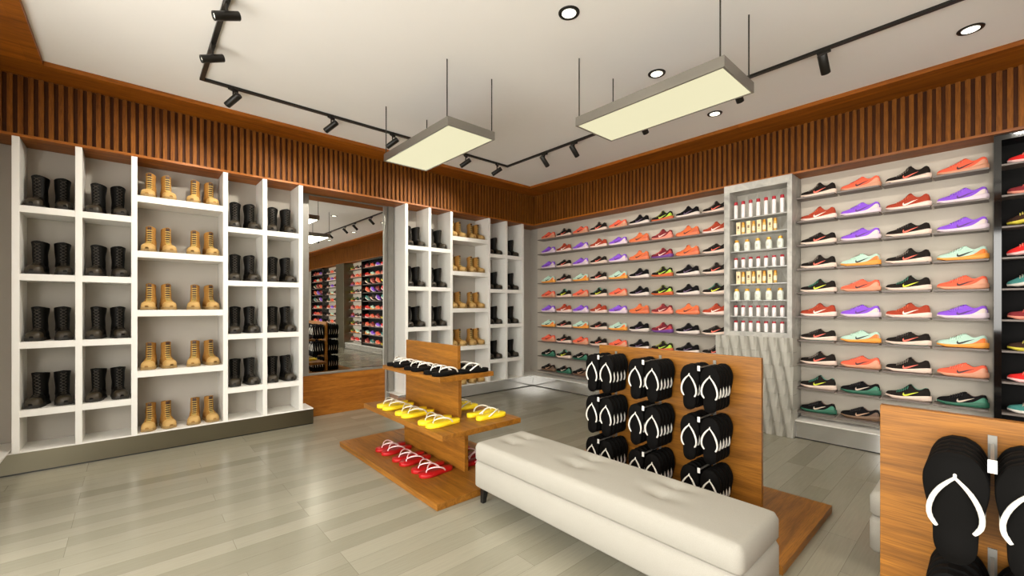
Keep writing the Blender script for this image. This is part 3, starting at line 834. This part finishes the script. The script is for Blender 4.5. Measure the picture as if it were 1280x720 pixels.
# ------------------------------------------------------------------ ceiling lamps
def pendant(cx, cy, label):
    t = thing('pendant_light', label, 'pendant lamp', (cx, cy, 3.022)); hx, hy, h = .255, .61, .075
    b = MB(); w = .014
    b.box(-hx, -hx+w, -hy, hy, 0, h); b.box(hx-w, hx, -hy, hy, 0, h); b.box(-hx+w, hx-w, -hy, -hy+w, 0, h); b.box(-hx+w, hx-w, hy-w, hy, 0, h)
    b.box(-hx+w, hx-w, -hy+w, hy-w, h-.008, h)
    b.build('housing', M['pend'], t)
    box('diffuser', M['lamp'], -hx+w, hx-w, -hy+w, hy-w, .004, .010, t)
    for sx in (-1, 1):
        for sy in (-1, 1): MB().tube([(sx*(hx-.012), sy*(hy-.03), h), (sx*(hx-.012), sy*(hy-.03), ZC-3.022)], .0055, 6).build('rod', M['rod'], t)
    l = bpy.data.lights.new('pendant_area', 'AREA'); l.shape = 'RECTANGLE'; l.size = .46; l.size_y = 1.16; l.energy = PW_PEND
    l.color = (1, .94, .80); lo = bpy.data.objects.new('pendant_glow', l); COL.objects.link(lo); lo.parent = t; lo.location = (0,0,-.004)
PW_PEND, PW_SPOT, PW_DOWN = 20, 24, 12
pendant(2.245, 3.655, 'rectangular grey-framed pendant light hanging nearer the mirror wall')
pendant(3.075, 1.745, 'rectangular grey-framed pendant light hanging nearer the shoe wall')
pendant(2.6, -2.2, 'added rectangular pendant light, unseen behind the viewpoint, first of two')  # extra lamp added out of view to help light the room
pendant(2.6, -5.6, 'added rectangular pendant light, unseen behind the viewpoint, farther of two')  # another unseen lamp, added for light deeper in the room

TX0, TX1, TY, ZT = .487, 4.20, 4.82, ZC
b = MB()
b.box(TX0-.017, TX0+.017, -6.5, TY+.017, ZT-.022, ZT); b.box(TX0+.017, TX1+.017, TY-.017, TY+.017, ZT-.022, ZT); b.box(TX1-.017, TX1+.017, -6.5, TY-.017, ZT-.022, ZT)
b.build('lighting_track', M['blackmetal'], label='black U-shaped lighting track fixed to the white ceiling', cat='lighting track')
def make_spot(tilt):
    t = thing('track_spotlight', '', 'spotlight')
    # origin at the track; head aims at local -x (tilted down)
    b = MB(); b.box(-.045, .045, -.014, .014, -.022, 0); b.build('adapter', M['blackmetal'], t, rot=(0,0,PI/2))
    MB().tube([(0,0,-.02),(0,0,-.085)], .007, 8).build('stem', M['blackmetal'], t)
    th = math.radians(tilt); d = Vector((-math.cos(th), 0, -math.sin(th))); u = Vector((-math.sin(th), 0, math.cos(th)))
    c = Vector((0, 0, -.105)); R = []
    prof = [(.078,.9),(.083,.97),(.083,.97)]
    def ring(off, sc):
        return [tuple(c + d*off + u*(.029*math.sin(a)*sc) + Vector((0,1,0))*(.034*math.cos(a)*sc)) for a in [2*PI*k/16 for k in range(16)]]
    b = MB(); b.loft([ring(-.078,.90), ring(-.074,1), ring(.080,1), ring(.084,.97), ring(.084,.82), ring(.070,.78)], caps=True); b.build('head', M['blackmetal'], t)
    b = MB(); b.loft([ring(.0715,.76), ring(.073,.74)]); b.build('lens', M['lens'], t)
    return t
SPS = {a: Proto(lambda a=a: make_spot(a)) for a in (42, 30, 23)}
def spot(x, y, rz, label, tilt=42, pw=None):
    SPS[tilt].put((x, y, ZT-.022), (0,0,rz), label, 'black track spotlights')
    th = math.radians(42); l = bpy.data.lights.new('track_beam', 'SPOT'); l.energy = pw or PW_SPOT; l.spot_size = math.radians(95); l.spot_blend = .9
    l.color = (1, .93, .82); l.shadow_soft_size = .03
    lo = bpy.data.objects.new('track_beam', l); COL.objects.link(lo)
    dx, dy = -math.cos(rz), -math.sin(rz)
    lo.location = (x+dx*.09, y+dy*.09, ZT-.022-.105-.075)
    lo.rotation_euler = Vector((dx*math.cos(th), dy*math.cos(th), -math.sin(th))).to_track_quat('-Z', 'Y').to_euler()
for i, x in enumerate((.73, 1.64, 2.36, 3.44, 4.0)):
    spot(x, TY, math.radians(-55), f'black track spotlight, {["first","second","third","fourth","last"][i]} along the track facing the boot wall', 30, 60)
for i, y in enumerate((4.05, 3.53, 2.55, 1.57, .91, -.2, -1.4, -3.0, -4.6)):
    spot(TX1, y, PI, f'black track spotlight, {["first","second","third","fourth","fifth","sixth","seventh","eighth","ninth"][i]} from the corner facing the shoe wall')
for i, y in enumerate((4.12, 3.45, .8, -1.0)):
    spot(TX0, y, 0, f'black track spotlight, {["first","second","third","fourth"][i]} on the left arm of the track, lens showing', 23)
def make_down():
    t = thing('downlight', '', 'ceiling light')
    MB().lathe([(.050,-.003),(.052,-.006),(.074,-.006),(.076,0)], n=28).build('ring', M['blackmetal'], t)
    MB().lathe([(.050,-.0065),(.049,-.0072)], n=28).build('lens', M['lens'], t)
    return t
DN = Proto(make_down)
for i, (x, y) in enumerate(((2.335,2.01),(3.535,2.01),(4.745,2.01),(4.74,.11),(2.6,-.6),(3.535,-3.4),(4.74,-1.9),(4.74,-4.2))):
    lab = ['nearest the top edge of the view','behind the larger pendant','between pendant and shoe wall','above the black cabinet side','just behind the viewpoint','behind the viewpoint at centre','behind the viewpoint near the wall','farthest behind the viewpoint'][i]
    DN.put((x, y, ZC), (0,0,0), 'round recessed black-ringed downlight, '+lab, 'round recessed downlights')
    l = bpy.data.lights.new('down_beam', 'SPOT'); l.energy = PW_DOWN; l.spot_size = math.radians(110); l.spot_blend = .8; l.color = (1,.93,.82); l.shadow_soft_size = .05
    lo = bpy.data.objects.new('down_beam', l); COL.objects.link(lo); lo.location = (x, y, ZC-.02)

# ------------------------------------------------------------------ daylight through the added storefront opening
wd = bpy.data.worlds.new('outdoor_light'); SC.world = wd; wd.use_nodes = True
bg = wd.node_tree.nodes['Background']; bg.inputs['Strength'].default_value = 7.6
WN = wd.node_tree.nodes; WL = wd.node_tree.links
tc = WN.new('ShaderNodeTexCoord'); sp = WN.new('ShaderNodeSeparateXYZ'); WL.new(tc.outputs['Generated'], sp.inputs['Vector'])
mr = WN.new('ShaderNodeMapRange'); mr.inputs['From Min'].default_value = -.06; mr.inputs['From Max'].default_value = .06
mr.inputs['To Min'].default_value = 0; mr.inputs['To Max'].default_value = 1; WL.new(sp.outputs['Z'], mr.inputs['Value'])
mw = WN.new('ShaderNodeMix'); mw.data_type = 'RGBA'; mw.inputs['A'].default_value = (.70,.67,.62,1); mw.inputs['B'].default_value = (1.0,.97,.91,1)
WL.new(mr.outputs['Result'], mw.inputs['Factor']); WL.new(mw.outputs['Result'], bg.inputs['Color'])

# ------------------------------------------------------------------ camera
f = 534.96; th = math.radians(48.308)
cd = bpy.data.cameras.new('camera'); cam = bpy.data.objects.new('camera', cd); COL.objects.link(cam)
cd.sensor_width = 36; cd.sensor_fit = 'HORIZONTAL'; cd.lens = f/1280*36; cd.shift_y = 22/1280; cd.clip_start = .05
cam.location = (0, 0, 1.5); cam.rotation_euler = (PI/2, 0, th-PI/2)
SC.camera = cam
vs = SC.view_settings; vs.view_transform = 'Standard'; vs.look = 'None'; vs.exposure = 0.17; vs.gamma = 1; vs.use_curve_mapping = False
SC.cycles.max_bounces = 8; SC.cycles.diffuse_bounces = 5; SC.cycles.glossy_bounces = 5
SC.cycles.sample_clamp_indirect = 6; SC.cycles.use_denoising = True; SC.cycles.caustics_reflective = False
# named last: every emptied prototype label has been filled by its first placement
